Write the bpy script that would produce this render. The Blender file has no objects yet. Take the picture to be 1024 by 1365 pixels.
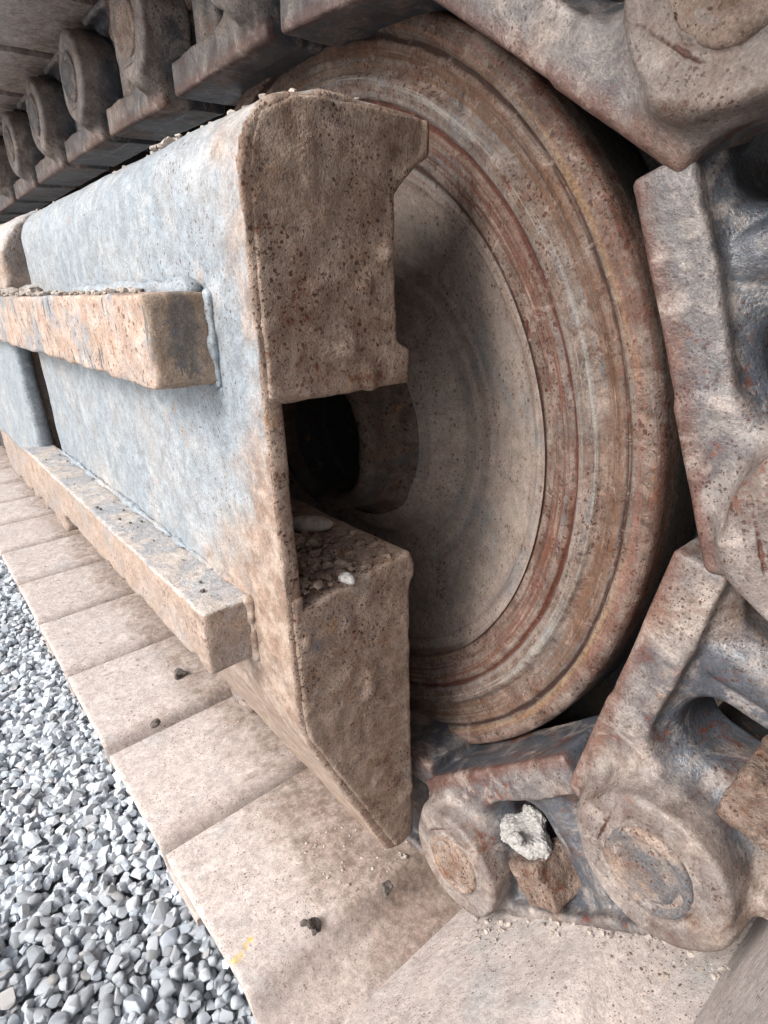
import bpy, bmesh, math, random
import numpy as np
from mathutils import Vector, Matrix

S = bpy.context.scene
col = S.collection
ZO = 0.42                      # height of the wheel axle above the gravel
# ------------------------------------------------------------------ camera
YAW, PIT, ROL, FPX = 2.45991303, -0.377635670, -0.0376341367, 781.672613
CAM = np.array([0.4327508, -0.295028, 0.1258877 + ZO])
fw = np.array([math.cos(PIT)*math.cos(YAW), math.cos(PIT)*math.sin(YAW), math.sin(PIT)])
rt = np.cross(fw, [0, 0, 1]); rt /= np.linalg.norm(rt); up = np.cross(rt, fw)
rt2 = rt*math.cos(ROL) + up*math.sin(ROL); up2 = -rt*math.sin(ROL) + up*math.cos(ROL)
cd = bpy.data.cameras.new('camera'); cam = bpy.data.objects.new('camera', cd); col.objects.link(cam)
cam.matrix_world = Matrix(((rt2[0], up2[0], -fw[0], CAM[0]), (rt2[1], up2[1], -fw[1], CAM[1]),
                           (rt2[2], up2[2], -fw[2], CAM[2]), (0, 0, 0, 1)))
cd.sensor_fit = 'HORIZONTAL'; cd.sensor_width = 36; cd.lens = 36*FPX/1024
cd.clip_start = 0.01; cd.clip_end = 500
S.camera = cam
def depth_uv(P):
    d = np.asarray(P) - CAM
    z = d@fw
    return 512 + FPX*(d@rt2)/z, 682.5 - FPX*(d@up2)/z, z
# ------------------------------------------------------------------ sky, sun, exposure
SUN_EL, SUN_AZ = math.radians(38), math.radians(-93)     # azimuth measured from +x towards +y
w = bpy.data.worlds.new('World'); S.world = w; w.use_nodes = True
nt = w.node_tree; bg = nt.nodes['Background']
sky = nt.nodes.new('ShaderNodeTexSky'); sky.sky_type = 'NISHITA'; sky.sun_disc = False
sky.sun_elevation = SUN_EL; sky.sun_rotation = math.pi/2 - SUN_AZ
sky.air_density = 1.0; sky.dust_density = 4.0; sky.ozone_density = 1.0
hs = nt.nodes.new('ShaderNodeHueSaturation'); hs.inputs['Saturation'].default_value = 0.35
nt.links.new(sky.outputs[0], hs.inputs['Color']); nt.links.new(hs.outputs[0], bg.inputs[0])
bg.inputs[1].default_value = 0.15
sl = bpy.data.lights.new('sun', 'SUN'); sl.energy = 1.5; sl.angle = math.radians(20); sl.color = (1, 0.97, 0.93)
so = bpy.data.objects.new('sun', sl); col.objects.link(so); so.location = (0, -3, 4)
sd = Vector((math.cos(SUN_EL)*math.cos(SUN_AZ), math.cos(SUN_EL)*math.sin(SUN_AZ), math.sin(SUN_EL)))
so.rotation_euler = sd.to_track_quat('Z', 'Y').to_euler()
S.view_settings.view_transform = 'Standard'; S.view_settings.look = 'None'
S.view_settings.exposure = 1.08; S.view_settings.gamma = 1
S.render.engine = 'CYCLES'
S.cycles.max_bounces = 6; S.cycles.diffuse_bounces = 3

# ------------------------------------------------------------------ helpers
def link_obj(name, me, mat=None, parent=None, loc=(0, 0, 0)):
    o = bpy.data.objects.new(name, me); col.objects.link(o)
    if mat is not None and me is not None and not me.materials: me.materials.append(mat)
    if parent is not None: o.parent = parent
    o.location = loc
    return o
def tag(o, label=None, cat=None, group=None, kind=None):
    if label: o['label'] = label
    if cat: o['category'] = cat
    if group: o['group'] = group
    if kind: o['kind'] = kind
    return o
def empty(name, loc=(0, 0, 0), roty=0.0):
    o = bpy.data.objects.new(name, None); col.objects.link(o); o.location = loc; o.rotation_euler = (0, roty, 0)
    o.empty_display_size = 0.05
    return o
def mesh_arr(name, V, F, smooth=True):
    V = np.asarray(V, dtype=np.float32); F = np.asarray(F, dtype=np.int32)
    me = bpy.data.meshes.new(name)
    n = F.shape[1]
    me.vertices.add(len(V)); me.vertices.foreach_set('co', V.ravel())
    me.loops.add(F.size); me.loops.foreach_set('vertex_index', F.ravel())
    me.polygons.add(len(F)); me.polygons.foreach_set('loop_start', np.arange(0, F.size, n, dtype=np.int32))
    me.polygons.foreach_set('loop_total', np.full(len(F), n, dtype=np.int32))
    me.update(calc_edges=True); me.validate()
    me.polygons.foreach_set('use_smooth', np.full(len(me.polygons), smooth)); me.update()
    return me
_lat = np.random.RandomState(5).rand(32, 32, 32).astype(np.float32)
def vnoise(X, Y, Z, f, seed=0):
    o = seed*7.13
    x = X*f + o; y = Y*f + o*1.7; z = Z*f + o*.6
    xi = np.floor(x).astype(int); yi = np.floor(y).astype(int); zi = np.floor(z).astype(int)
    fx = x-xi; fy = y-yi; fz = z-zi
    fx = fx*fx*(3-2*fx); fy = fy*fy*(3-2*fy); fz = fz*fz*(3-2*fz)
    a = xi % 32; b = (xi+1) % 32; c = yi % 32; d = (yi+1) % 32; e = zi % 32; g = (zi+1) % 32
    L = _lat
    v = (L[a, c, e]*(1-fx)+L[b, c, e]*fx)*(1-fy) + (L[a, d, e]*(1-fx)+L[b, d, e]*fx)*fy
    w_ = (L[a, c, g]*(1-fx)+L[b, c, g]*fx)*(1-fy) + (L[a, d, g]*(1-fx)+L[b, d, g]*fx)*fy
    return (v*(1-fz)+w_*fz) - .5
def smin(a, b, k):
    h = np.clip(.5+.5*(b-a)/k, 0, 1); return b*(1-h)+a*h-k*h*(1-h)
def smax(a, b, k): return -smin(-a, -b, k)
def rbox(X, Y, Z, lo, hi, r=.003):
    c = [(lo[i]+hi[i])/2 for i in range(3)]; h = [(hi[i]-lo[i])/2-r for i in range(3)]
    q = [np.abs(A-c[i])-h[i] for i, A in enumerate((X, Y, Z))]
    return np.sqrt(np.maximum(q[0], 0)**2+np.maximum(q[1], 0)**2+np.maximum(q[2], 0)**2)+np.minimum(np.maximum(q[0], np.maximum(q[1], q[2])), 0)-r
def ycyl(X, Y, Z, cx, cz, R, y0, y1, r=.003):
    d = np.hypot(X-cx, Z-cz)-R+r; e = np.abs(Y-(y0+y1)/2)-(y1-y0)/2+r
    return np.minimum(np.maximum(d, e), 0)+np.hypot(np.maximum(d, 0), np.maximum(e, 0))-r
def poly2(Yg, Zg, pts):
    d = np.full(Yg.shape, 1e9); s = np.ones(Yg.shape)
    n = len(pts)
    for i in range(n):
        ax, ay = pts[i]; bx, by = pts[i-1]
        ex, ey = bx-ax, by-ay; wx, wy = Yg-ax, Zg-ay
        t = np.clip((wx*ex+wy*ey)/(ex*ex+ey*ey), 0, 1)
        d = np.minimum(d, (wx-ex*t)**2+(wy-ey*t)**2)
        c1 = Zg >= ay; c2 = Zg < by; c3 = ex*wy > ey*wx
        flip = (c1 & c2 & c3) | (~c1 & ~c2 & ~c3)
        s = np.where(flip, -s, s)
    return s*np.sqrt(d)
def xprism(X, d2, x0, x1, r=.003):
    d = d2+r; e = np.abs(X-(x0+x1)/2)-(x1-x0)/2+r
    return np.minimum(np.maximum(d, e), 0)+np.hypot(np.maximum(d, 0), np.maximum(e, 0))-r
def sdf_mesh(name, fn, lo, hi, h):
    ax = [np.arange(lo[i]-2*h, hi[i]+3*h, h) for i in range(3)]
    X, Y, Z = np.meshgrid(*ax, indexing='ij', sparse=False)
    D = fn(X, Y, Z).astype(np.float32)
    s = D < 0
    nx, ny, nz = D.shape
    # surface nets: one vertex per mixed cell
    acc = np.zeros((nx-1, ny-1, nz-1, 3), np.float32); cnt = np.zeros((nx-1, ny-1, nz-1), np.float32)
    for axis in range(3):
        sl0 = [slice(None)]*3; sl1 = [slice(None)]*3
        sl0[axis] = slice(0, -1); sl1[axis] = slice(1, None)
        d0 = D[tuple(sl0)]; d1 = D[tuple(sl1)]
        cr = (d0 < 0) != (d1 < 0)
        t = np.where(cr, d0/(d0-d1+1e-12), 0)
        oth = [a for a in range(3) if a != axis]
        for i in (0, 1):
            for j in (0, 1):
                # cell index c has this edge at corner offset (i,j)
                sl = [slice(None)]*3
                sl[oth[0]] = slice(i, i+[nx, ny, nz][oth[0]]-1); sl[oth[1]] = slice(j, j+[nx, ny, nz][oth[1]]-1)
                c = cr[tuple(sl)]; tt = t[tuple(sl)]
                cnt += c
                acc[..., axis] += c*tt
                acc[..., oth[0]] += c*i; acc[..., oth[1]] += c*j
    m = cnt > 0
    idx = np.full(m.shape, -1, np.int64); idx[m] = np.arange(m.sum())
    I = np.argwhere(m)
    V = (I + acc[m]/cnt[m][:, None])*h + np.array([a[0] for a in ax])
    F = []
    for axis in range(3):
        sl0 = [slice(None)]*3; sl1 = [slice(None)]*3
        sl0[axis] = slice(0, -1); sl1[axis] = slice(1, None)
        s0 = s[tuple(sl0)]; s1 = s[tuple(sl1)]
        E = np.argwhere(s0 != s1)
        o1, o2 = [(1, 2), (2, 0), (0, 1)][axis]
        E = E[(E[:, o1] > 0) & (E[:, o2] > 0)]
        dirn = s0[tuple(E.T)]
        def g(a, b):
            P = E.copy(); P[:, o1] -= a; P[:, o2] -= b
            return idx[np.clip(P[:, 0], 0, nx-2), np.clip(P[:, 1], 0, ny-2), np.clip(P[:, 2], 0, nz-2)]
        q = np.stack([g(1, 1), g(0, 1), g(0, 0), g(1, 0)], 1)
        q[~dirn] = q[~dirn][:, ::-1]
        F.append(q)
    F = np.concatenate(F); F = F[(F >= 0).all(1)]
    return mesh_arr(name, V, F)
def lathe_y(name, prof, seg=256, wob=0.0):
    # prof: (r, y) from outside to axis
    a = np.arange(seg)*2*math.pi/seg
    P = np.array(prof); V = []
    for r, y in P:
        rr = r + (wob*(np.sin(a*3+r*40)+.6*np.sin(a*7+r*90)+.4*np.sin(a*13+r*200)) if r > .02 else 0)
        V.append(np.stack([rr*np.cos(a), np.full(seg, y)+(wob*.5*np.sin(a*5+y*100)), rr*np.sin(a)], 1))
    V = np.concatenate(V); n = len(P); F = []
    i = np.arange(seg); j = (i+1) % seg
    for k in range(n-1):
        F.append(np.stack([k*seg+i, k*seg+j, (k+1)*seg+j, (k+1)*seg+i], 1))
    return mesh_arr(name, V, np.concatenate(F))
def dense(prof, step=.002):
    out = [prof[0]]
    for a, b in zip(prof, prof[1:]):
        n = max(1, int(math.hypot(a[0]-b[0], a[1]-b[1])/step))
        for k in range(1, n+1): out.append((a[0]+(b[0]-a[0])*k/n, a[1]+(b[1]-a[1])*k/n))
    # soften
    p = np.array(out)
    for _ in range(1): p[1:-1] = (p[:-2]+2*p[1:-1]+p[2:])/4
    return [tuple(q) for q in p]

# ------------------------------------------------------------------ materials
class NT:
    def __init__(s, name):
        s.m = bpy.data.materials.new(name); s.m.use_nodes = True
        s.t = s.m.node_tree; s.b = s.t.nodes['Principled BSDF']
    def n(s, typ, **k):
        x = s.t.nodes.new(typ)
        for a, v in k.items(): setattr(x, a, v)
        return x
    def l(s, a, b): s.t.links.new(a, b)
    def val(s, sock, v):
        if hasattr(v, 'is_output') or isinstance(v, bpy.types.NodeSocket): s.l(v, sock)
        else: sock.default_value = v
    def math(s, op, a, b=None, c=None, clamp=False):
        x = s.n('ShaderNodeMath', operation=op, use_clamp=clamp)
        s.val(x.inputs[0], a)
        if b is not None: s.val(x.inputs[1], b)
        if c is not None: s.val(x.inputs[2], c)
        return x.outputs[0]
    def noise(s, vec, scale, detail=4, rough=.6, dist=0.0):
        x = s.n('ShaderNodeTexNoise'); s.l(vec, x.inputs['Vector'])
        x.inputs['Scale'].default_value = scale; x.inputs['Detail'].default_value = detail
        x.inputs['Roughness'].default_value = rough; x.inputs['Distortion'].default_value = dist
        return x.outputs['Fac']
    def ramp(s, v, a, b):       # smooth 0..1 between a and b
        x = s.n('ShaderNodeMapRange', interpolation_type='SMOOTHSTEP'); s.val(x.inputs['Value'], v)
        x.inputs['From Min'].default_value = a; x.inputs['From Max'].default_value = b
        return x.outputs[0]
    def mix(s, f, a, b, mode='MIX'):
        x = s.n('ShaderNodeMix', data_type='RGBA', blend_type=mode)
        s.val(x.inputs['Factor'], f)
        for sock, v in ((x.inputs[6], a), (x.inputs[7], b)):
            if isinstance(v, tuple): sock.default_value = (*v, 1)
            else: s.l(v, sock)
        return x.outputs[2]
    def vmath(s, op, a, b):
        x = s.n('ShaderNodeVectorMath', operation=op); s.val(x.inputs[0], a); s.val(x.inputs[1], b)
        return x.outputs[0]
    def coords(s, polar=False, rand=True):
        tc = s.n('ShaderNodeTexCoord'); v = tc.outputs['Object']
        s.raw = v
        if polar:
            sp = s.n('ShaderNodeSeparateXYZ'); s.l(v, sp.inputs[0])
            r = s.math('POWER', s.math('ADD', s.math('MULTIPLY', sp.outputs[0], sp.outputs[0]), s.math('MULTIPLY', sp.outputs[2], sp.outputs[2])), .5)
            s.r = r
            inv = s.math('DIVIDE', 1.0, s.math('MAXIMUM', r, .01))
            cb = s.n('ShaderNodeCombineXYZ')
            s.l(s.math('MULTIPLY', s.math('MULTIPLY', sp.outputs[0], inv), .3), cb.inputs[0]); s.l(s.math('MULTIPLY', r, polar), cb.inputs[1])
            s.l(s.math('MULTIPLY', s.math('MULTIPLY', sp.outputs[2], inv), .3), cb.inputs[2])
            s.pol = cb.outputs[0]
        if rand:
            oi = s.n('ShaderNodeObjectInfo')
            v = s.vmath('ADD', v, s.vmath('MULTIPLY', oi.outputs['Random'], (3.7, 2.3, 5.1)))
        return v
    def specks(s, v, scale, thr, gate):
        x = s.n('ShaderNodeTexVoronoi'); s.l(v, x.inputs['Vector']); x.inputs['Scale'].default_value = scale
        sp = s.n('ShaderNodeSeparateColor'); s.l(x.outputs['Color'], sp.inputs[0])
        size = s.math('MULTIPLY', s.math('SUBTRACT', sp.outputs[0], gate), thr/(1-gate))
        d = s.math('SUBTRACT', size, x.outputs['Distance'])
        return s.ramp(d, 0.0, .12)
    def segmask(s, a, b, wdt):   # mask of a scratch between two local points
        P = s.raw; a = Vector(a); b = Vector(b); d = b-a; L = d.length; d.normalize()
        rel = s.vmath('SUBTRACT', P, tuple(a))
        dt = s.n('ShaderNodeVectorMath', operation='DOT_PRODUCT'); s.l(rel, dt.inputs[0]); dt.inputs[1].default_value = tuple(d)
        t = s.math('MINIMUM', s.math('MAXIMUM', dt.outputs['Value'], 0.0), L)
        sc = s.n('ShaderNodeVectorMath', operation='SCALE'); sc.inputs[0].default_value = tuple(d); s.l(t, sc.inputs['Scale'])
        ln = s.n('ShaderNodeVectorMath', operation='LENGTH'); s.l(s.vmath('SUBTRACT', rel, sc.outputs[0]), ln.inputs[0])
        nz = s.math('MULTIPLY', s.math('SUBTRACT', s.noise(P, 300, 3), .5), wdt*1.6)
        return s.ramp(s.math('ADD', ln.outputs['Value'], nz), wdt*1.2, wdt*.5)

def metal(name, mud=(.42, .33, .27), mud2=(.30, .215, .16), steel=(.13, .155, .185), rust=(.19, .062, .026), ochre=(.36, .19, .075),
          steel_amt=.5, rust_amt=.35, speck=.5, sc=1.0, polar=None, edge=.0, bump=.5, rough=.75, gouge=None, extra=None, fine=1.0, rand=True, och=.6, soft=.10, ss=1.0, dust=.35, grime=.35, nick=0, depth=None, railrust=0, spec=.35, gam=1.12):
    s = NT(name); v = s.coords(polar=polar, rand=rand)
    base = s.pol if polar else v
    k = 1.0
    big = s.noise(v, 14*sc, 3, .62, .4); mid = s.noise(v, 45*sc, 4, .70, .5); fin = s.noise(v, 220*sc, 4, .74)
    micro = s.noise(v, 900, 2, .7)
    if polar:
        st1 = s.noise(base, 6, 7, .75); st2 = s.noise(base, 2.2, 5, .65)
        big2 = s.math('ADD', s.math('MULTIPLY', big, .45), s.math('MULTIPLY', st2, .55))
        rf = s.math('ADD', s.math('MULTIPLY', mid, .35), s.math('MULTIPLY', st1, .65))
    else:
        big2 = big; rf = s.math('ADD', s.math('MULTIPLY', mid, .7), s.math('MULTIPLY', s.noise(v, 9*sc, 2), .3))
    c = s.mix(s.ramp(s.math('ADD', s.math('MULTIPLY', mid, .6), s.math('MULTIPLY', fin, .4)), .38, .62), mud, mud2)
    sm = s.ramp(s.math('ADD', big2, s.math('MULTIPLY', s.math('SUBTRACT', fin, .5), .35)), .67-.24*steel_amt-soft/2, .71-.24*steel_amt+soft/2)
    sm = s.math('MULTIPLY', sm, .85)
    if depth:      # recessed faces take more of the steel tone, proud ones the mud tone
        sp_ = s.n('ShaderNodeSeparateXYZ'); s.l(s.raw, sp_.inputs[0])
        dd = s.math('ADD', s.math('MULTIPLY', s.math('ABSOLUTE', s.math('SUBTRACT', sp_.outputs[1], 0.0)), -1.0), s.math('MULTIPLY', s.math('SUBTRACT', mid, .5), .03))
        dk = s.ramp(dd, -.052, -.030)
        sm = s.math('MULTIPLY', sm, s.math('ADD', .35, s.math('MULTIPLY', dk, .75)), clamp=True)
    c = s.mix(sm, c, steel)
    om = s.ramp(s.math('ADD', s.noise(base, 30*sc if not polar else 9, 5, .7), s.math('MULTIPLY', s.math('SUBTRACT', fin, .5), .3)), .60, .72)
    c = s.mix(s.math('MULTIPLY', om, och), c, ochre)
    rm = s.ramp(s.math('ADD', rf, s.math('MULTIPLY', s.math('SUBTRACT', fin, .5), .5)), .70-.2*rust_amt, .82-.2*rust_amt)
    if railrust:
        sr_ = s.n('ShaderNodeSeparateXYZ'); s.l(s.raw, sr_.inputs[0])
        ra = s.math('MULTIPLY', s.ramp(s.math('ADD', sr_.outputs[2], s.math('MULTIPLY', s.math('SUBTRACT', mid, .5), .020)), .046, .055), s.ramp(s.math('ADD', s.math('MULTIPLY', sr_.outputs[1], -1.0), s.math('MULTIPLY', s.math('SUBTRACT', fin, .5), .02)), .034, .0405))
        rm = s.math('MAXIMUM', rm, s.math('MULTIPLY', ra, railrust))
    if edge:
        g = s.n('ShaderNodeNewGeometry')
        pe = s.ramp(s.math('ADD', g.outputs['Pointiness'], s.math('MULTIPLY', s.math('SUBTRACT', fin, .5), .06)), .525, .57)
        em = s.math('MULTIPLY', pe, edge)
        rm = s.math('MAXIMUM', rm, em)
    c = s.mix(s.math('MULTIPLY', rm, .85), c, rust)
    hgt = s.math('ADD', s.math('MULTIPLY', fin, .55), s.math('ADD', s.math('MULTIPLY', mid, .6), s.math('MULTIPLY', micro, .15*fine)))
    hgt = s.math('SUBTRACT', hgt, s.math('MULTIPLY', rm, .12))
    if polar: hgt = s.math('ADD', hgt, s.math('MULTIPLY', st1, .8))
    # pale film of dust with brush like edges, and dark grime
    dm = s.ramp(s.math('ADD', s.noise(v, 32*sc, 5, .75, .8), 0.0), .50, .66)
    c = s.mix(s.math('MULTIPLY', dm, dust), c, tuple(min(.7, x*1.35) for x in mud))
    gr = s.ramp(s.noise(v, 55*sc, 5, .78, 1.2), .56, .70)
    c = s.mix(s.math('MULTIPLY', gr, grime), c, tuple(x*.45 for x in mud2))
    if speck:
        gate = s.ramp(s.noise(v, 22*sc, 4, .6), .36, .62)
        wn = s.n('ShaderNodeTexNoise'); s.l(v, wn.inputs['Vector']); wn.inputs['Scale'].default_value = 420*ss; wn.inputs['Detail'].default_value = 3
        wv = s.vmath('ADD', v, s.vmath('MULTIPLY', wn.outputs['Color'], (.0035/ss, .0035/ss, .0035/ss)))
        s1 = s.specks(wv, 300*ss, .62, 1-.50*speck); s2 = s.specks(wv, 560*ss, .62, 1-.55*speck)
        sp = s.math('MULTIPLY', s.math('MAXIMUM', s1, s2), s.math('ADD', .25, s.math('MULTIPLY', gate, .75)))
        c = s.mix(s.math('MULTIPLY', sp, .8), c, tuple(x*.5 for x in rust))
        hgt = s.math('SUBTRACT', hgt, s.math('MULTIPLY', sp, .35))
    if nick:
        nv = s.vmath('ADD', s.vmath('MULTIPLY', v, (1.0, 1.0, .26)), s.vmath('MULTIPLY', s.noise(v, 120, 2), (.006, .0, .004)))
        nk = s.specks(nv, 130, .40, 1-nick)
        c = s.mix(s.math('MULTIPLY', nk, .85), c, (.10, .11, .13)); hgt = s.math('SUBTRACT', hgt, s.math('MULTIPLY', nk, .6))
    if gouge:
        gm = s.segmask(gouge[0], gouge[1], gouge[2])
        c = s.mix(s.math('MULTIPLY', gm, .9), c, (.10, .030, .018)); hgt = s.math('SUBTRACT', hgt, s.math('MULTIPLY', gm, .8))
    if extra: c = extra(s, c, v)
    gn = s.math('ADD', .70, s.math('MULTIPLY', s.ramp(s.math('ADD', s.math('MULTIPLY', micro, .35), s.math('ADD', s.math('MULTIPLY', fin, .4), s.math('MULTIPLY', s.noise(v, 75, 5, .85), .4))), .44, .72), .55))
    hv = s.n('ShaderNodeHueSaturation'); s.l(c, hv.inputs['Color']); s.l(gn, hv.inputs['Value'])
    gm_ = s.n('ShaderNodeGamma'); s.l(hv.outputs[0], gm_.inputs['Color']); gm_.inputs['Gamma'].default_value = gam
    s.l(gm_.outputs[0], s.b.inputs['Base Color'])
    s.l(s.math('SUBTRACT', rough+.1, s.math('MULTIPLY', sm, .3)), s.b.inputs['Roughness'])
    s.b.inputs['Specular IOR Level'].default_value = spec
    bp = s.n('ShaderNodeBump'); bp.inputs['Strength'].default_value = bump; bp.inputs['Distance'].default_value = .004
    s.l(hgt, bp.inputs['Height']); s.l(bp.outputs[0], s.b.inputs['Normal'])
    return s.m

PINKMUD = (.44, .345, .30)
GOUGE = ((-.016, -.061, .0274), (.022, -.061, .0266), .0011)
M_link = metal('link_steel', gam=1.22, mud=(.355, .31, .28), mud2=(.20, .145, .118), steel=(.085, .10, .122), rust=(.145, .048, .022), ochre=(.27, .14, .065), steel_amt=1.08, rust_amt=.6, speck=.45, ss=2.0,
               edge=.7, bump=.42, soft=.16, rough=.52, gouge=GOUGE, depth=True, railrust=.62, och=.3, dust=.5, grime=.65, spec=.5)
M_pin = metal('pin_steel', gam=1.34, mud=(.39, .325, .285), mud2=(.25, .185, .15), steel=(.13, .145, .165), steel_amt=.6, rust_amt=.45, speck=.5, ss=1.6, bump=.7, soft=.14, grime=.6, och=.4)
M_nut = metal('nut_rust', gam=1.34, mud=(.32, .26, .225), mud2=(.20, .14, .11), rust=(.16, .055, .028), steel_amt=.0, rust_amt=.7, speck=.5, ss=1.4, bump=.9, sc=1.5, dust=.5, grime=.6, och=.3)
def wheel_extra(s, c, v):
    wob = s.math('ADD', s.math('MULTIPLY', s.math('SUBTRACT', s.noise(s.pol, 9, 4), .5), .004), s.math('MULTIPLY', s.math('SUBTRACT', s.noise(v, 40, 4), .5), .005))
    fine_ = s.noise(s.pol, 22, 6, .75)
    def ring(r0, wd, colr, amt, cc, lo=.40, hi=.56, sc_=5):
        d = s.math('ABSOLUTE', s.math('SUBTRACT', s.math('ADD', s.r, wob), r0))
        g_ = s.ramp(s.math('ADD', s.noise(s.pol, sc_, 5), s.math('MULTIPLY', s.math('SUBTRACT', fine_, .5), .35)), lo, hi)
        m = s.math('MULTIPLY', s.ramp(d, wd, wd*.25), s.math('MULTIPLY', g_, amt))
        return s.mix(m, cc, colr)
    R_ = (.105, .034, .018)
    c = ring(.272, .011, (.18, .105, .065), .7, c, .42, .56, 6); c = ring(.2745, .004, (.12, .06, .035), .7, c, .48, .6, 9)
    c = ring(.2585, .0055, (.36, .355, .335), .6, c, .46, .60); c = ring(.250, .004, (.30, .28, .27), .5, c)
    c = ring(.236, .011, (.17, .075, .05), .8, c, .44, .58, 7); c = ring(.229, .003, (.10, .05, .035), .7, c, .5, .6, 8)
    c = ring(.291, .007, (.22, .12, .10), .6, c, .46, .6, 6); c = ring(.287, .004, (.33, .22, .12), .5, c, .45, .6)
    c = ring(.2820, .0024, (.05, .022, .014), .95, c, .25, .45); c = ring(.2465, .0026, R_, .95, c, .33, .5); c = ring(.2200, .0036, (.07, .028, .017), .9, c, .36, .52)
    sc_ = s.ramp(s.noise(v, 38, 6, .8, 1.5), .55, .68)
    c = s.mix(s.math('MULTIPLY', sc_, .6), c, (.13, .065, .045))
    sc2 = s.ramp(s.noise(s.vmath('ADD', v, (.7, .1, .3)), 60, 6, .8, 1), .56, .68)
    c = s.mix(s.math('MULTIPLY', sc2, .5), c, (.40, .345, .31))
    c = ring(.3010, .0055, (.15, .055, .032), .75, c, .38, .60)
    return c
def web_extra(s, c, v):
    d = s.math('ADD', s.r, s.math('MULTIPLY', s.math('SUBTRACT', s.noise(s.pol, 14, 6, .75), .5), .03))
    m = s.math('MULTIPLY', s.ramp(d, .196, .216), s.ramp(s.noise(s.pol, 6, 4), .4, .6))
    c = s.mix(s.math('MULTIPLY', m, .6), c, (.16, .085, .06))
    st = s.ramp(s.noise(s.pol, 12, 3, .6), .64, .70)
    return s.mix(s.math('MULTIPLY', st, .4), c, (.12, .075, .055))
M_wheel = metal('wheel_steel', gam=1.26, mud=(.265, .215, .187), mud2=(.14, .092, .073), steel=(.16, .172, .182), rust=(.15, .045, .022), steel_amt=.45, rust_amt=.75, speck=.85, ss=1.15, polar=55, bump=.5, extra=wheel_extra, rand=False, grime=.85, dust=.5, rough=.7)
M_web = metal('wheel_web_steel', gam=1.12, mud=(.29, .245, .215), mud2=(.235, .19, .165), steel=(.16, .175, .185), steel_amt=.45, rust_amt=.12, speck=.5, ss=1.3, polar=30, bump=.2, rand=False, och=.15, grime=.2, dust=.3, extra=web_extra)
def wall_extra(s, c, v):
    sp = s.n('ShaderNodeSeparateXYZ'); s.l(s.raw, sp.inputs[0])
    # the leading edge of the wall is caked with dried mud
    e = s.math('ADD', sp.outputs[0], s.math('MULTIPLY', s.math('SUBTRACT', s.noise(v, 22, 5, .7), .5), .16))
    lowm = s.math('MULTIPLY', s.ramp(s.math('MULTIPLY', sp.outputs[2], -1.0), -.08, .12), .11)
    lowm = s.math('ADD', lowm, s.math('MULTIPLY', s.ramp(s.math('MULTIPLY', sp.outputs[2], -1.0), .14, .19), .28))
    m = s.ramp(s.math('ADD', e, lowm), .125, .19)
    mc = s.mix(s.ramp(s.noise(v, 60, 5, .7), .4, .6), (.42, .335, .275), (.30, .205, .15))
    c = s.mix(s.math('MULTIPLY', m, .85), c, mc)
    return s.mix(s.ramp(sp.outputs[0], .1565, .1580), c, c)
M_wall = metal('wall_steel', gam=1.25, mud=(.39, .38, .37), mud2=(.35, .34, .335), steel=(.28, .32, .355), rust=(.26, .12, .06), steel_amt=1.2, rust_amt=.18, speck=.25, ss=1.6, sc=.65, bump=.22, rough=.6, soft=.40, grime=.18, dust=.28,
               extra=wall_extra, rand=False, och=.4)
M_face = metal('caked_mud_face', gam=1.12, mud=(.36, .285, .235), mud2=(.225, .155, .118), rust=(.12, .036, .022), steel_amt=.02, rust_amt=.50, speck=.62, ss=1.35, soft=.1, dust=.45, grime=.45, bump=.65, rough=.85, rand=False, edge=0)
def bar_extra(s, c, v):
    n_ = s.math('MULTIPLY', s.math('SUBTRACT', s.noise(s.raw, 90, 5, .75), .5), .03)
    ln = s.n('ShaderNodeVectorMath', operation='LENGTH'); s.l(s.vmath('MULTIPLY', s.vmath('SUBTRACT', s.raw, (.110, -.166, .103)), (1.0, 1.2, .55)), ln.inputs[0])
    c = s.mix(s.math('MULTIPLY', s.ramp(s.math('ADD', ln.outputs['Value'], n_), .015, .008), .85), c, (.09, .105, .13))
    sp = s.n('ShaderNodeSeparateXYZ'); s.l(s.raw, sp.inputs[0])
    m = s.ramp(s.math('ADD', sp.outputs[0], n_), .103, .110)  # end face painted darker, standing in for its shaded side
    return s.mix(s.math('MULTIPLY', m, .5), c, (.20, .15, .10))
M_bar = metal('bar_steel', extra=bar_extra, mud=(.43, .36, .315), mud2=(.33, .23, .175), steel=(.20, .225, .25), steel_amt=.5, rust_amt=.2, speck=.4, bump=.5, sc=1.2, nick=.72, grime=.45, och=.3)
def low_extra(s, c, v):
    g_ = s.n('ShaderNodeNewGeometry'); q = s.n('ShaderNodeSeparateXYZ'); s.l(g_.outputs['Normal'], q.inputs[0])
    m = s.ramp(s.math('ADD', q.outputs[2], s.math('MULTIPLY', s.math('SUBTRACT', s.noise(v, 60, 4), .5), .5)), .3, .6)  # upward faces mixed towards paler tones
    return s.mix(s.math('MULTIPLY', m, .6), s.mix(.5, c, (.30, .225, .18)), s.mix(s.ramp(s.noise(v, 26, 6, .7), .45, .55), (.33, .37, .41), (.50, .475, .45)))
M_barlow = metal('bar_steel_lower', mud=(.44, .37, .32), mud2=(.34, .26, .21), steel=(.27, .30, .33), soft=.2, steel_amt=.5, rust_amt=.25, speck=.4, bump=.6, extra=low_extra)
M_dark = metal('dark_steel_shaded', mud=(.075, .062, .052), mud2=(.05, .04, .034), steel=(.045, .05, .058), steel_amt=.8, rust_amt=.1, speck=.2, bump=.5)  # near-black base stands in for deep shade in gap, bore and slot
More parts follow.
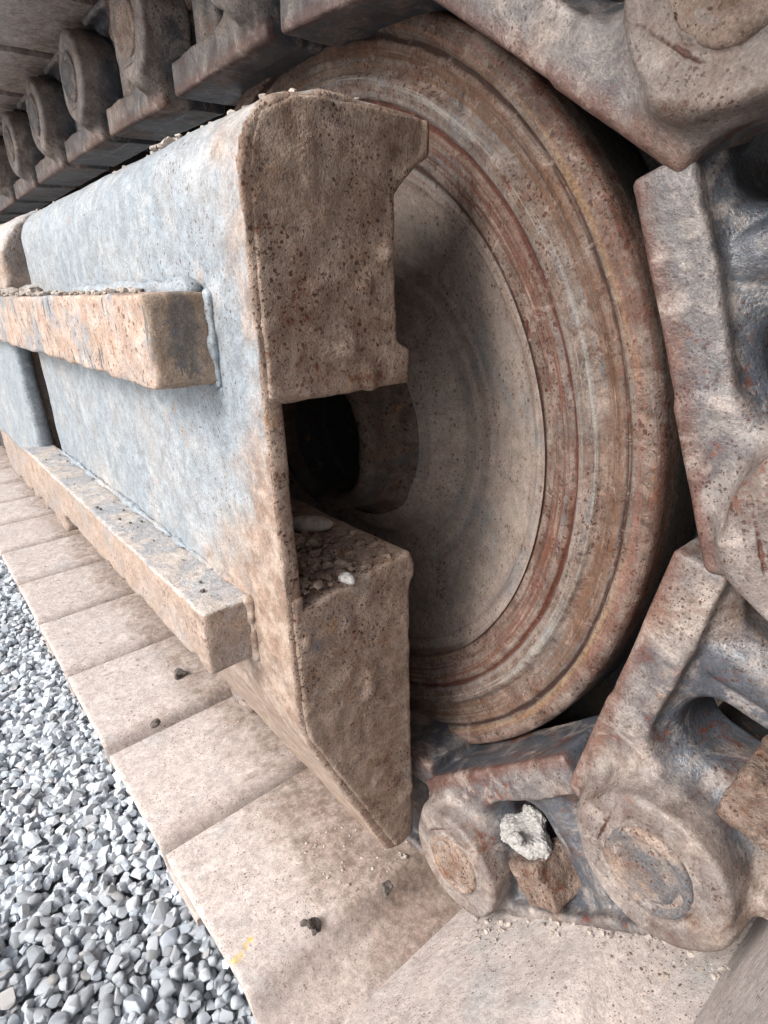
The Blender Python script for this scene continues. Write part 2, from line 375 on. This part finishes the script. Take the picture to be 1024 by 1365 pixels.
def shoe_dirt(s, c, v, y0=-.125, y1=-.050, amt=.8):
    sp = s.n('ShaderNodeSeparateXYZ'); s.l(s.raw, sp.inputs[0])
    n_ = s.noise(v, 28, 5, .72, .5)
    a = s.ramp(s.math('ADD', sp.outputs[1], s.math('MULTIPLY', s.math('SUBTRACT', n_, .5), .16)), y0, y1)
    c = s.mix(s.math('MULTIPLY', a, amt), c, s.mix(s.ramp(s.noise(v, 90, 5, .75), .4, .6), (.33, .26, .225), (.19, .14, .11)))
    b = s.ramp(s.math('ADD', sp.outputs[0], s.math('MULTIPLY', s.math('SUBTRACT', n_, .5), .05)), .090, .125)
    return s.mix(s.math('MULTIPLY', b, .3), c, (.24, .18, .15))
def shoe_extra(s, c, v):
    c = shoe_dirt(s, c, v, -.165, -.075, .9)
    m = s.math('MAXIMUM', s.segmask((.084, -.193, -.05), (.088, -.200, -.05), .0034), s.segmask((.092, -.205, -.05), (.092, -.211, -.05), .0034))
    m = s.math('MULTIPLY', m, s.ramp(s.noise(v, 220, 4), .42, .58))
    return s.mix(s.math('MULTIPLY', m, .7), c, (.62, .42, .03))
SH = dict(mud=(.49, .44, .415), mud2=(.455, .40, .375), steel=(.42, .40, .39), steel_amt=.2, rust_amt=.0, speck=.34, ss=1.7, bump=.25, rough=.85, och=.15, sc=.9, dust=.4, grime=.14)
M_shoe = metal('shoe_dust', extra=shoe_dirt, **SH)
M_shoe_pale = metal('shoe_dust_pale', **SH)
M_shoey = metal('shoe_dust_paint', extra=shoe_extra, **SH)
def simple(name, c1, c2, sc=80, bump=.6, rough=.9, island=False, spread=.5):
    s = NT(name); v = s.coords()
    n1 = s.noise(v, sc, 6, .7); n2 = s.noise(v, sc*6, 4, .7)
    c = s.mix(s.ramp(n1, .35, .65), c1, c2)
    if island:
        g = s.n('ShaderNodeNewGeometry'); oi = s.n('ShaderNodeObjectInfo')
        r = s.math('FRACT', s.math('ADD', g.outputs['Random Per Island'], s.math('MULTIPLY', oi.outputs['Random'], 7.31)))
        r2 = s.math('FRACT', s.math('MULTIPLY', r, 13.7)); r3 = s.math('FRACT', s.math('MULTIPLY', r, 57.3))
        c = s.mix(s.math('MULTIPLY', s.ramp(r2, .6, 1), .5), c, (.36, .42, .49))
        c = s.mix(s.math('MULTIPLY', s.ramp(r3, .93, 1), .5), c, (.46, .40, .35))
        hv = s.n('ShaderNodeHueSaturation'); s.l(c, hv.inputs['Color'])
        s.l(s.math('ADD', 1-spread*.55, s.math('MULTIPLY', r, spread)), hv.inputs['Value']); c = hv.outputs[0]
    hv = s.n('ShaderNodeHueSaturation'); s.l(c, hv.inputs['Color'])
    s.l(s.math('ADD', .65, s.math('MULTIPLY', n2, .7)), hv.inputs['Value'])
    s.l(hv.outputs[0], s.b.inputs['Base Color']); s.b.inputs['Roughness'].default_value = rough
    bp = s.n('ShaderNodeBump'); bp.inputs['Strength'].default_value = bump; bp.inputs['Distance'].default_value = .002
    s.l(s.math('ADD', n1, s.math('MULTIPLY', n2, .4)), bp.inputs['Height']); s.l(bp.outputs[0], s.b.inputs['Normal'])
    return s.m
M_stone = simple('gravel_stone', (.54, .57, .605), (.38, .405, .435), sc=110, island=True, spread=.5, bump=.7)
M_ground = simple('gravel_dust', (.36, .365, .37), (.24, .245, .25), sc=60, bump=1)
M_crumb = simple('dried_mud', (.42, .37, .33), (.25, .21, .18), sc=120, bump=.8)
M_white = simple('pale_clod', (.48, .465, .45), (.26, .245, .235), sc=330, bump=.9)
M_black = simple('dark_clod', (.06, .05, .045), (.12, .10, .09), sc=200, bump=.9)

M_hub = metal('hub_grime_shaded', gam=1.34, mud=(.23, .19, .165), mud2=(.14, .105, .085), steel=(.09, .10, .11), steel_amt=.5, rust_amt=.5, speck=.7, bump=.8, grime=.7, rand=False)  # grimy hub steel, base also darkened so the hub looks less lit
# ------------------------------------------------------------------ the setting
g = bpy.data.meshes.new('gravel_ground')
n = 60; xs = np.linspace(-1, 1, n); xs = np.sign(xs)*np.abs(xs)**3*60
V = [(x, y-.3, -.012) for x in xs for y in xs]
F = [(i*n+j, (i+1)*n+j, (i+1)*n+j+1, i*n+j+1) for i in range(n-1) for j in range(n-1)]
g = mesh_arr('gravel_ground', V, F)
ground = tag(link_obj('gravel_ground', g, M_ground), kind='structure')

rng = random.Random(11); nr = np.random.RandomState(3)
def stone_geo(seed, npts=13, flat=.72):
    r = np.random.RandomState(seed)
    p = r.normal(size=(npts, 3)); p /= np.linalg.norm(p, axis=1)[:, None]
    for _ in range(2):      # spread the corners out
        dd = p[:, None]-p[None]; q = (dd/((dd**2).sum(-1)[..., None]+.02)).sum(1)*.03; p = p+q; p /= np.linalg.norm(p, axis=1)[:, None]
    p *= r.uniform(.84, 1.0, (npts, 1)); p *= np.array([1, r.uniform(.68, .95), flat*r.uniform(.75, 1.1)])
    bm = bmesh.new()
    for q in p: bm.verts.new(q)
    res = bmesh.ops.convex_hull(bm, input=bm.verts)
    dead = [e for e in set(res['geom_interior']+res['geom_unused']) if isinstance(e, bmesh.types.BMVert)]
    if dead: bmesh.ops.delete(bm, geom=dead, context='VERTS')
    bmesh.ops.recalc_face_normals(bm, faces=bm.faces)
    return bm
def bm_arrays(bm):
    bmesh.ops.triangulate(bm, faces=bm.faces); bm.verts.ensure_lookup_table(); bm.verts.index_update()
    return np.array([v.co[:] for v in bm.verts]), np.array([[v.index for v in f.verts] for f in bm.faces])
GEO = []; NEARM = []
for k in range(28):
    bm = stone_geo(100+k, rng.choice([11, 12, 14])); GEO.append(bm_arrays(bm)); bm.free()
    bm = stone_geo(100+k, rng.choice([11, 13, 15]))
    bmesh.ops.bevel(bm, geom=bm.edges[:], offset=.075, segments=1, affect='EDGES', profile=.6, clamp_overlap=True)
    me = bpy.data.meshes.new('stone'); bm.to_mesh(me); bm.free(); me.materials.append(M_stone)
    me.polygons.foreach_set('use_smooth', [True]*len(me.polygons)); me.update(); me.set_sharp_from_angle(angle=math.radians(30)); NEARM.append(me)
stones = []
sp = .0099
for layer in range(3):
    z0 = (-.006, .000, .0060)[layer]
    for i in range(int(2.3/sp)):
        for j in range(int(.75/sp)):
            if layer == 2 and rng.random() < .45: continue
            x = -1.9+(i+.5*(j % 2)+rng.uniform(-.42, .42)+layer*.33)*sp
            y = -.165-(j*.95+rng.uniform(-.42, .42)+layer*.5)*sp
            if y > -.188: continue
            s_ = .0070*math.exp(rng.gauss(0, .2))*(1.12 if layer else 1)
            z = z0+rng.uniform(-.003, .003)+.004*math.sin(x*9)*math.cos(y*13)
            u_, v_, d_ = depth_uv((x, y, z))
            if d_ < .15 or u_ < -500 or u_ > 700 or v_ > 1900: continue
            stones.append((x, y, z, s_, u_, v_, d_, layer))
vis = [k for k, t in enumerate(stones) if -15 < t[4] < 1030 and -10 < t[5] < 1380 and t[7] >= 1 and t[1] < -.205]
vis.sort(key=lambda k: stones[k][6] - stones[k][3]*8 - (.03 if stones[k][7] == 2 else 0))
near = set(vis[:300])
VV = []; FF = []; off = 0
for k, (x, y, z, s_, u_, v_, d_, layer) in enumerate(stones):
    eul = (rng.gauss(0, .45), rng.gauss(0, .45), rng.uniform(0, 6.28))
    if k in near:
        o = link_obj('stone', rng.choice(NEARM), None, ground, (x, y, z)); o.rotation_euler = eul; o.scale = (s_, s_, s_)
    else:
        from mathutils import Euler
        R = np.array(Euler(eul).to_matrix())*s_
        gv, gf = rng.choice(GEO)
        VV.append(gv@R.T+np.array([x, y, z])); FF.append(gf+off); off += len(gv)
tag(link_obj('gravel', mesh_arr('gravel', np.concatenate(VV), np.concatenate(FF), smooth=False), M_stone, ground), kind='stuff')

# ------------------------------------------------------------------ idler wheel
wheel = tag(empty('idler_wheel', (0, 0, ZO)), 'big round rusty idler wheel with stepped rim and dished face, behind the frame end', 'wheel')
rimp = dense([(.3002, .018), (.3000, .006), (.2985, .002), (.295, 0), (.2845, -.0005), (.2835, .0035), (.2800, .0035), (.279, .0015), (.2665, .0062), (.263, .0062),
              (.2615, .0025), (.2585, .002), (.249, .0045), (.2475, .0082), (.2455, .0082), (.2445, .0052), (.2205, .0115)], .0016)
link_obj('tread', lathe_y('wheel_tread', dense([(.299, .060), (.3003, .056), (.3003, .0165), (.2990, .0155)], .004), 320, .0004), M_dark, wheel)
link_obj('rim', lathe_y('wheel_rim', rimp, 320, .0004), M_wheel, wheel)
webp = dense([(.2212, .0095), (.2195, .0165), (.2165, .0175), (.2135, .0165), (.2125, .0182), (.2085, .0184), (.2075, .0205), (.19, .0275), (.165, .0385), (.151, .0438), (.149, .0426), (.146, .0448), (.135, .0482), (.133, .0462), (.130, .0476), (.118, .049), (.108, .044), (.102, .034), (.0985, .030), (.092, .029), (.086, .0265)], .002)
link_obj('web', lathe_y('wheel_web', webp, 256, .0003), M_web, wheel)
hubp = dense([(.0875, .0285), (.083, .024), (.078, .018), (.0745, .010), (.0725, -.010), (.070, -.016), (.063, -.0185), (.060, -.015), (.059, -.004)], .002)
link_obj('hub', lathe_y('wheel_hub', hubp, 128, .0012), M_hub, wheel)
link_obj('bearing_seal', lathe_y('bearing_seal', dense([(.0588, -.004), (.058, .03), (.03, .034), (.0, .034)], .003), 64, .0008), M_dark, wheel)
backp = [(.2995, .052), (.300, .060), (.322, .064), (.324, .14), (.300, .146), (.300, .2), (.27, .205), (.01, .205)]
link_obj('flange', lathe_y('wheel_flange', backp, 128), M_dark, wheel)

# ------------------------------------------------------------------ track frame
frame = tag(empty('undercarriage_side_beam', (0, 0, ZO)), 'pale steel side beam with open mud caked end and two bars along its side', 'undercarriage beam')
r_ = .035
arc = [(-.1505+r_-r_*math.cos(a), .174+r_*math.sin(a)) for a in np.linspace(0, math.pi/2, 9)]
outer = [(-.073, -.318), (-.0835, -.312), (-.146, -.160), (-.1505, -.14)] + arc + [(-.10, .2125), (-.034, .208)]
wallpoly = outer + [(-.034, .198), (-.10, .199), (-.117, .196), (-.1385, .172), (-.1385, -.13), (-.134, -.157), (-.066, -.316)]
def lump(X, Y, Z, a, f, seed): return a*(vnoise(X, Y, Z, f, seed)+.5*vnoise(X, Y, Z, f*2.3, seed+1)+.3*vnoise(X, Y, Z, f*5, seed+2))
XW = -.40
def f_wall(X, Y, Z):
    d2 = poly2(Y[0], Z[0], wallpoly)[None]
    d = xprism(X, d2, XW, .1588, .0012)
    cut = smax(X+.335, -0, .001)*0
    d = smax(d, -rbox(X, Y, Z, (-.6, -.3, .135), (-.345, .1, .4), .01), .006)
    return d - lump(X, Y, Z, .0014, 26, 3)
sw = link_obj('side_wall', sdf_mesh('side_wall', f_wall, (XW, -.16, -.33), (.17, -.03, .222), .0026), M_wall, frame)
sw.data.materials.append(M_face)
_n = len(sw.data.polygons); _c = np.zeros(_n*3, np.float32); sw.data.polygons.foreach_get('center', _c); _q = np.zeros(_n*3, np.float32); sw.data.polygons.foreach_get('normal', _q)
sw.data.polygons.foreach_set('material_index', ((_c[0::3] > .1535) & (_q[0::3] > .5)).astype(np.int32))
upoly = [(-.1385, .066), (-.050, .066), (-.049, .086), (-.0585, .092), (-.0575, .168), (-.054, .172), (-.034, .190), (-.0325, .206), (-.10, .2085), (-.118, .2070), (-.1365, .199), (-.1445, .182), (-.1465, .16), (-.1465, .07)]
lpoly = [(-.1385, -.060), (-.12, -.057), (-.052, -.049), (-.047, -.060), (-.053, -.078), (-.0545, -.312), (-.066, -.3165), (-.074, -.315), (-.1425, -.159), (-.1465, -.14), (-.1465, -.05), (-.1385, -.05)]
def f_block(poly, seed):
    def f(X, Y, Z):
        d2 = poly2(Y[0], Z[0], poly)[None]
        d = xprism(X, d2, -.03, .160, .0018)
        return d - lump(X, Y, Z, .0013, 30, seed) - .0009*vnoise(X, Y, Z, 110, seed) - .0022*np.clip(vnoise(X, Y, Z, 62, seed+5)*4-.9, 0, 1)*np.clip((X-.14)*60, 0, 1)
    return f
link_obj('upper_guide', sdf_mesh('upper_guide', f_block(upoly, 11), (-.03, -.148, .055), (.167, -.025, .217), .00145), M_face, frame)
link_obj('lower_guide', sdf_mesh('lower_guide', f_block(lpoly, 17), (-.03, -.148, -.325), (.167, -.04, -.04), .0016), M_face, frame)
# frame body behind the wheel and the back of the guide slot
def box_obj(name, lo, hi, mat, parent, bev=.004, seg=2):
    bm = bmesh.new(); bmesh.ops.create_cube(bm, size=1)
    for v in bm.verts:
        v.co = [lo[i]+(v.co[i]+.5)*(hi[i]-lo[i]) for i in range(3)]
    bmesh.ops.bevel(bm, geom=bm.edges[:], offset=bev, segments=seg, affect='EDGES')
    me = bpy.data.meshes.new(name); bm.to_mesh(me); bm.free()
    me.polygons.foreach_set('use_smooth', [True]*len(me.polygons)); me.update(); me.set_sharp_from_angle(angle=math.radians(50))
    return link_obj(name, me, mat, parent)
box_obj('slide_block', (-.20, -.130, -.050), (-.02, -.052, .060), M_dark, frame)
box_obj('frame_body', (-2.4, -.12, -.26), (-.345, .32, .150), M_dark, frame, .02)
# rubbing bars
def bar(x0, x1, y0, y1, z0, z1, seed, mat):
    def f(X, Y, Z):
        d = rbox(X, Y, Z, (x0, y0, z0), (x1, y1, z1), .0012)
        return d - lump(X, Y, Z, .0020, 45, seed)
    return link_obj('rubbing_bar', sdf_mesh('rubbing_bar', f, (x0, y0-.004, z0-.004), (x1, y1+.004, z1+.004), .0021), mat, frame)
b1 = bar(-.95, .110, -.186, -.148, .074, .123, 5, M_bar); b1['label'] = 'upper rubbing bar with rusty scratched face'
b2 = bar(-.47, .110, -.184, -.148, -.112, -.067, 8, M_barlow); b2['label'] = 'lower rubbing bar with pale top'
def weld(pts, rad, seed, name='weld_bead'):
    P = np.array(pts, float)
    def f(X, Y, Z):
        d = np.full(X.shape, 1e9)
        for a, b in zip(P, P[1:]):
            ab = b-a; t = np.clip(((X-a[0])*ab[0]+(Y-a[1])*ab[1]+(Z-a[2])*ab[2])/(ab@ab), 0, 1)
            dd = np.sqrt((X-a[0]-ab[0]*t)**2+(Y-a[1]-ab[1]*t)**2+(Z-a[2]-ab[2]*t)**2)
            d = np.minimum(d, dd)
        return d-rad-lump(X, Y, Z, .004, 70, seed)
    lo = P.min(0)-rad*1.4; hi = P.max(0)+rad*1.4
    return link_obj(name, sdf_mesh(name, f, lo, hi, .0016), M_wall, frame)
weld([(-.15, -.152, .1235), (.02, -.153, .1245), (.100, -.155, .125)], .0060, 21)
weld([(.111, -.150, .118), (.112, -.1495, .090), (.111, -.150, .068)], .0018, 25)
weld([(.111, -.1495, -.070), (.111, -.1495, -.112)], .0028, 26)
weld([(-.40, -.152, -.064), (-.1, -.152, -.064), (.10, -.150, -.066)], .003, 27)
def collar(y, z0, z1, seed):
    weld([(.100, y, z0-.001), (.1105, y, z0-.001), (.1115, y, (z0+z1)/2), (.1105, y, z1+.001)], .0030, seed)
collar(-.1512, -.112, -.070, 61); collar(-.1515, .074, .120, 62)
# raised cover plate and rounded housing further back
def f_plate(X, Y, Z): return rbox(X, Y, Z, (-1.6, -.168, -.105), (-.452, -.148, .10), .002)-lump(X, Y, Z, .0015, 20, 31)
link_obj('cover_plate', sdf_mesh('cover_plate', f_plate, (-1.6, -.17, -.11), (-.452, -.146, .105), .006), M_wall, frame)
r2 = .075
arc2 = [(-.155+r2-r2*math.cos(a), .150+r2*math.sin(a)) for a in np.linspace(0, math.pi/2, 10)]
h_out = [(-.155, -.20)] + arc2 + [(.02, .226)]
def f_house(X, Y, Z):
    d2 = poly2(Y[0], Z[0], h_out+[(.02, .18), (-.08, .18), (-.13, .12), (-.13, -.20)])[None]
    return xprism(X, d2, -.95, -.47, .003)-lump(X, Y, Z, .006, 24, 41)
link_obj('rear_housing', sdf_mesh('rear_housing', f_house, (-.95, -.165, -.205), (-.47, .025, .235), .005), M_barlow, frame)

# ------------------------------------------------------------------ track links
PW = .190
def f_link(X, Y, Z):
    rr = np.hypot(X, Z)
    body = rbox(X, Y, Z, (.012, -.034, -.050), (.176, .016, .044), .003)
    rail = rbox(X, Y, Z, (-.014, -.0425, .031), (.152, .018, .0575), .0028)
    flan = rbox(X, Y, Z, (.010, -.044, -.052), (.176, .010, -.043), .003)
    d = smin(body, rail, .005); d = smin(d, flan, .004)
    ob = ycyl(X, Y, Z, 0, 0, .0405, -.062, -.019, .0035)
    knob = rbox(X, Y, Z, (-.014, -.0435, .0), (.060, -.015, .0570), .003)
    sl = (Y + .060) - np.clip((X-.004)*1.6, 0, 1)
    strap = smax(rbox(X, Y, Z, (-.012, -.060, -.040), (.034, .0, .043), .006), -sl, .010)
    d = smin(d, smin(ob, knob, .018), .006); d = smin(d, strap, .012)
    ib = ycyl(X, Y, Z, PW, 0, .0405, -.017, .018, .005)
    neck = rbox(X, Y, Z, (.15, -.017, -.040), (PW+.01, .018, .045), .006)
    d = smin(d, smin(ib, neck, .01), .010)
    # pocket for the neighbour's proud boss
    pock = ycyl(X, Y, Z, PW, 0, .0460, -.09, -.019, .004)
    pock = np.minimum(pock, rbox(X, Y, Z, (PW-.020, -.09, 0), (PW+.03, -.021, .07), .006))
    d = smax(d, -pock, .005)
    # shallow dished field between rail and flange, then the two nut windows
    fld = rbox(X, Y, Z, (.044, -.08, -.042), (.154, -.0300, .025), .010)
    fld = np.maximum(fld, -(np.abs(X-.1085)-.013))
    d = smax(d, -fld, .012)
    for cx, hw in ((.068, .0175), (.1400, .0165)):
        q = rbox(X, Y, Z, (cx-hw, -.2, -.036), (cx+hw, .2, .026), hw-.001)
        q = np.minimum(q, rbox(X, Y, Z, (cx-hw, -.2, -.037), (cx+hw, .2, -.01), .004))
        q3 = rbox(X, Y, Z, (cx-hw-.005, -.2, -.040), (cx+hw+.005, -.0245, .029), hw)
        d = smax(d, -q3, .008)
        d = smax(d, -q, .005)
    # groove round the pin end
    tor = np.hypot(rr-.0258, Y+.0632)-.0020
    d = smax(d, -tor, .002)
    return d - lump(X, Y, Z, .0004, 70, 51) - .0010*vnoise(X, Y, Z, 18, 52)
me_link = sdf_mesh('link_body', f_link, (-.046, -.064, -.054), (PW+.046, .020, .060), .00125)
me_link.materials.append(M_link)
def f_pin(X, Y, Z):
    return ycyl(X, Y, Z, 0, 0, .0238, -.0640, -.05, .002) - lump(X, Y, Z, .0018, 90, 61) + .0012*np.exp(-((np.hypot(X, Z)-.017)/.0018)**2)
me_pin = sdf_mesh('track_pin', f_pin, (-.025, -.066, -.025), (.025, -.05, .025), .0012); me_pin.materials.append(M_pin)
def f_nut(X, Y, Z):
    d = rbox(X, Y, Z, (-.0165, -.0165, 0), (.0165, .0165, .032), .0022)
    d = smax(d, -(np.hypot(X, Y)-.0075+np.clip(.025-Z, 0, 1)*5), .002)
    return d - lump(X, Y, Z, .0028, 90, 71)
me_nut = sdf_mesh('nut', f_nut, (-.018, -.018, -.001), (.018, .018, .035), .0012); me_nut.materials.append(M_nut)
# shoe plate: flat with a curled front lip and grouser on the outside
def shoe_mesh(name, mat, y0=-.213, y1=.40, seed=1):
    prof = [(-.057, -.0505), (-.02, -.0500), (.05, -.0500), (.092, -.0500), (.110, -.0505), (.119, -.0540), (.127, -.0670), (.133, -.0750), (.145, -.0768), (.170, -.0770), (.200, -.0770)]
    P = np.array(dense(prof, .004))
    low = P.copy(); T = .009
    tn = np.gradient(P, axis=0); tn /= np.linalg.norm(tn, axis=1)[:, None]; nn = np.stack([tn[:, 1], -tn[:, 0]], 1)
    low = P+nn*T
    g1 = []
    for q in low[::-1]:
        g1.append(tuple(q))
    ring = [tuple(q) for q in P]+g1
    ys = [y0, y0+.0012, y0+.004]+list(np.linspace(y0+.01, 0, 30))+list(np.linspace(.03, y1-.01, 8))+[y1]
    r = np.random.RandomState(seed); V = []
    for k, y in enumerate(ys):
        sh = .0012 if k == 0 or k == len(ys)-1 else (.0003 if k == 1 else 0)
        for i, (a, b) in enumerate(ring):
            top = i < len(P)
            dz = .0014*(vnoise(np.float64(a), np.float64(y), np.float64(seed), 30, seed))*(1 if top else 0)
            V.append((a, y+r.normal()*.00015+.0012*vnoise(np.float64(a), np.float64(.0), np.float64(seed), 40, 3), b+(-sh if top else sh)+dz))
    n = len(ring); F = []
    for k in range(len(ys)-1):
        for i in range(n):
            j = (i+1) % n; F.append((k*n+i, k*n+j, (k+1)*n+j, (k+1)*n+i))
    bm = bmesh.new(); bv = [bm.verts.new(v) for v in V]
    for f in F: bm.faces.new([bv[i] for i in f])
    bm.faces.new([bv[i] for i in range(n)][::-1]); bm.faces.new([bv[(len(ys)-1)*n+i] for i in range(n)])
    # grousers
    for gx in (-.03, .04, .105):
        c = bmesh.ops.create_cube(bm, size=1)['verts']
        for v in c: v.co = (gx+v.co.x*(.010 if v.co.z < 0 else .016), (y0+y1)/2+v.co.y*(y1-y0-.02), -.070+v.co.z*.024)
    bmesh.ops.recalc_face_normals(bm, faces=bm.faces)
    me = bpy.data.meshes.new(name); bm.to_mesh(me); bm.free(); me.materials.append(mat)
    me.polygons.foreach_set('use_smooth', [True]*len(me.polygons)); me.update(); me.set_sharp_from_angle(angle=math.radians(40))
    return me
SHOES = [shoe_mesh('shoe_plate', M_shoe, seed=k+1) for k in range(3)]
SHOE_P = shoe_mesh('shoe_plate_pale', M_shoe_pale, seed=5)
SHOE_Y = shoe_mesh('shoe_plate_paint', M_shoey, seed=9)
bushm = lathe_y('bushing', [(.0, .0), (.027, .0), (.027, .18), (.0, .18)], 32); bushm.materials.append(M_dark)
me_inner = me_link.copy()
def make_link(p, q, label, group, full=True, shoe=None):
    ux, uz = q[0]-p[0], q[1]-p[1]
    th = math.atan2(-uz, ux)
    t = tag(empty('track_link', (p[0], 0, p[1]+ZO), th), label, 'track link', group)
    link_obj('link_body', me_link, None, t); link_obj('track_pin', me_pin, None, t)
    b = link_obj('link_body', me_link, None, t, (0, .20, 0)); b.scale = (1, -1, 1)
    link_obj('bushing', bushm, None, t, (0, .012, 0))
    link_obj('shoe_plate', shoe or rng.choice(SHOES), None, t)
    for cx in (.0630, .1380):
        o = link_obj('nut', me_nut, None, t, (cx, -.031 if cx < .1 else -.006, -.040)); o.rotation_euler = (0, 0, .2 if cx > .1 else -.12)
    t.scale = (math.hypot(ux, uz)/PW, 1, 1)
    return t
A = (.213, -.292); B = (.350, -.163); C = (.394, .034); D = (.330, .215); E_ = (.171, .324); F_ = (.003, .336)
ptsb = [(.213-.0, -.292)]
lower = [A, (.030, -.318)]
while lower[-1][0] > -2.0: lower.append((lower[-1][0]-.187, -.337))
upper = [F_, (-.182, .336)]
while upper[-1][0] > -2.0: upper.append((upper[-1][0]-.183,   .337+.003*math.sin(len(upper)*.7)))
GRP = 'links of the track chain'
make_link(A, B, 'dusty grey track link below the wheel, a white clod on its nut', GRP, shoe=SHOE_P)
make_link(B, C, 'track link at lower right, large round pin end, rusty nut in its window', GRP, shoe=SHOE_P)
make_link(C, D, 'upright grey track link beside the wheel rim along the right edge', GRP)
make_link(D, E_, 'large pale track link across the top right corner above the rim', GRP)
make_link(E_, F_, 'track link resting just above the wheel top, mostly cut off by the top edge', GRP)
ordn = ['first', 'second', 'third', 'fourth', 'fifth', 'sixth', 'seventh', 'eighth', 'ninth', 'tenth', 'eleventh', 'twelfth', 'thirteenth']
for k in range(len(upper)-1):
    lab = 'hanging brown track link of the upper run, %s one left of the wheel top' % ordn[min(k, 12)]
    make_link(upper[k], upper[k+1], lab, GRP)
for k in range(len(lower)-1):
    lab = ('flat dusty track link whose wide shoe has two dark clods and a yellow paint mark' if k == 0 else
           'flat track link under the beam, its shoe %s back from the yellow marked shoe' % ordn[min(k-1, 12)])
    make_link(lower[k+1], lower[k], lab, GRP, shoe=SHOE_Y if k == 0 else None)

# ------------------------------------------------------------------ clods, chips and crumbs
def clod(name, loc, size, mat, label, cat, seed, rot=(0, 0, 0), rough=.35, group=None):
    sx, sy, sz = size; m = max(size)
    def f(X, Y, Z):
        k = np.sqrt((X/sx)**2+(Y/sy)**2+(Z/sz)**2)
        d = (k-1)*min(size)
        return d - rough*min(size)*(vnoise(X, Y, Z, .8/m, seed)*2.6+.5*vnoise(X, Y, Z, 1.9/m, seed+1)+.22*vnoise(X, Y, Z, 9/m, seed+2)+.16*vnoise(X, Y, Z, 19/m, seed+3))
    L = [s*1.6 for s in size]
    o = link_obj(name, sdf_mesh(name, f, [-a for a in L], L, m*1.6*2/60), mat, None, loc); o.rotation_euler = rot
    return tag(o, label, cat, group)
WT = (.2577, -.034, .1745)
clod('mud_clod', tuple(WT), (.0125, .0120, .0100), M_white, 'white crumbly clod stuck on the nut of the lowest visible track link', 'clod', 83, rough=.8)
for P, s_, sd_, lb in (((.1464, -.1489, .0700), .0078, 3, 'dark clod in the middle of the widest dusty shoe, larger of the two there'),
                       ((.1662, -.0902, .0729), .0050, 4, 'small dark clod below the pointed beam tip on the widest shoe'),
                       ((-.2935, -.0895, .0370), .0075, 5, 'dark clod on the shoe just left below the lower rubbing bar end'),
                       ((-.2132, -.1537, .0370), .0052, 6, 'tiny dark clod lying on a shoe joint near the gravel')):
    clod('mud_clod', P, (s_, s_*.8, s_*.7), M_black, lb, 'clod', sd_+20, rough=.85)
clod('stone_chip', (.1594, -.1059, .3700), (.007, .005, .004), M_white, 'small white stone chip on the muddy ledge in the beam opening', 'stone', 91, rough=.2)
clod('stone_chip', (.0753, -.0792, .3740), (.022, .008, .007), M_crumb, 'long pale stone lying deep in the dark beam opening', 'stone', 93, rot=(0, 0, .75), rough=.25)
TZ = lambda x: -.318-.0505+(x-.035)*.142
def crumbs(name, label, boxes, mat, seed):
    r = np.random.RandomState(seed); VV = []; FF = []; off = 0
    for (x0, x1, y0, y1, z0, n_, smin_, smax_) in boxes:
        for k in range(n_):
            gv, gf = GEO[r.randint(len(GEO))]; s_ = smin_+(smax_-smin_)*r.rand()**2.2
            a = r.rand()*6.28; R = np.array([[math.cos(a), -math.sin(a), 0], [math.sin(a), math.cos(a), 0], [0, 0, 1]])*s_
            zz = 0
            xx = r.uniform(x0, x1); zz = z0(xx) if callable(z0) else z0
            VV.append(gv@R.T+[xx, r.uniform(y0, y1), zz+s_*.3+ZO]); FF.append(gf+off); off += len(gv)
    return tag(link_obj(name, mesh_arr(name, np.concatenate(VV), np.concatenate(FF), smooth=False), mat), label, 'mud crumbs', kind='stuff')
crumbs('mud_crumbs', 'dried mud crumbs lying along the top of the upper rubbing bar',
       [(-.95, .06, -.184, -.158, .1235, 500, .001, .0045), (-.9, -.25, -.182, -.160, .1245, 330, .002, .0095)], M_crumb, 7)
crumbs('mud_crumbs', 'pale mud crumbs along the rounded top edge of the track frame',
       [(-.40, .15, -.118, -.05, .211, 420, .001, .004), (-.03, .03, -.118, -.095, .212, 60, .002, .006), (-.9, -.3, -.10, .0, .215, 300, .002, .007)], M_crumb, 8)
crumbs('mud_crumbs', 'loose dark mud crumbs on the ledge inside the frame opening',
       [(.0, .155, -.134, -.058, -.053, 700, .001, .0065), (.0, .10, -.134, -.09, -.050, 260, .002, .008)], M_face, 9)
crumbs('mud_crumbs', 'fine mud crumbs scattered over the dusty lower shoes',
       [(-.01, .15, -.20, -.03, TZ, 160, .0005, .0014), (.06, .15, -.12, -.03, TZ, 150, .0006, .0024), (-1.0, -.06, -.205, -.06, -.386, 260, .0006, .002)], M_crumb, 10)
crumbs('mud_crumbs', 'tiny dark crumbs on the pale top of the lower rubbing bar',
       [(-.40, .10, -.182, -.155, -.0665, 36, .0006, .0022)], M_black, 12)

# mud crumbs gathered where the lowest bent link meets its shoe
def base_crumbs():
    r = np.random.RandomState(77); VV = []; FF = []; off = 0
    th = math.atan2(B[1]-A[1], B[0]-A[0]); cu, su = math.cos(th), math.sin(th)
    for k in range(170):
        gv, gf = GEO[r.randint(len(GEO))]; s_ = .0005+.0022*r.rand()**3
        u = r.uniform(-.03, .20); y = -.040-abs(r.normal())*.010-(.012 if abs(u) < .03 or u > .16 else 0); v = -.0500+s_*.3
        VV.append(gv*s_+[A[0]+u*cu-v*su, y, A[1]+u*su+v*cu+ZO]); FF.append(gf+off); off += len(gv)
    tag(link_obj('mud_crumbs', mesh_arr('mud_crumbs', np.concatenate(VV), np.concatenate(FF), smooth=False), M_crumb),
        'small mud crumbs along the foot of the lowest bent track link', 'mud crumbs', kind='stuff')
base_crumbs()
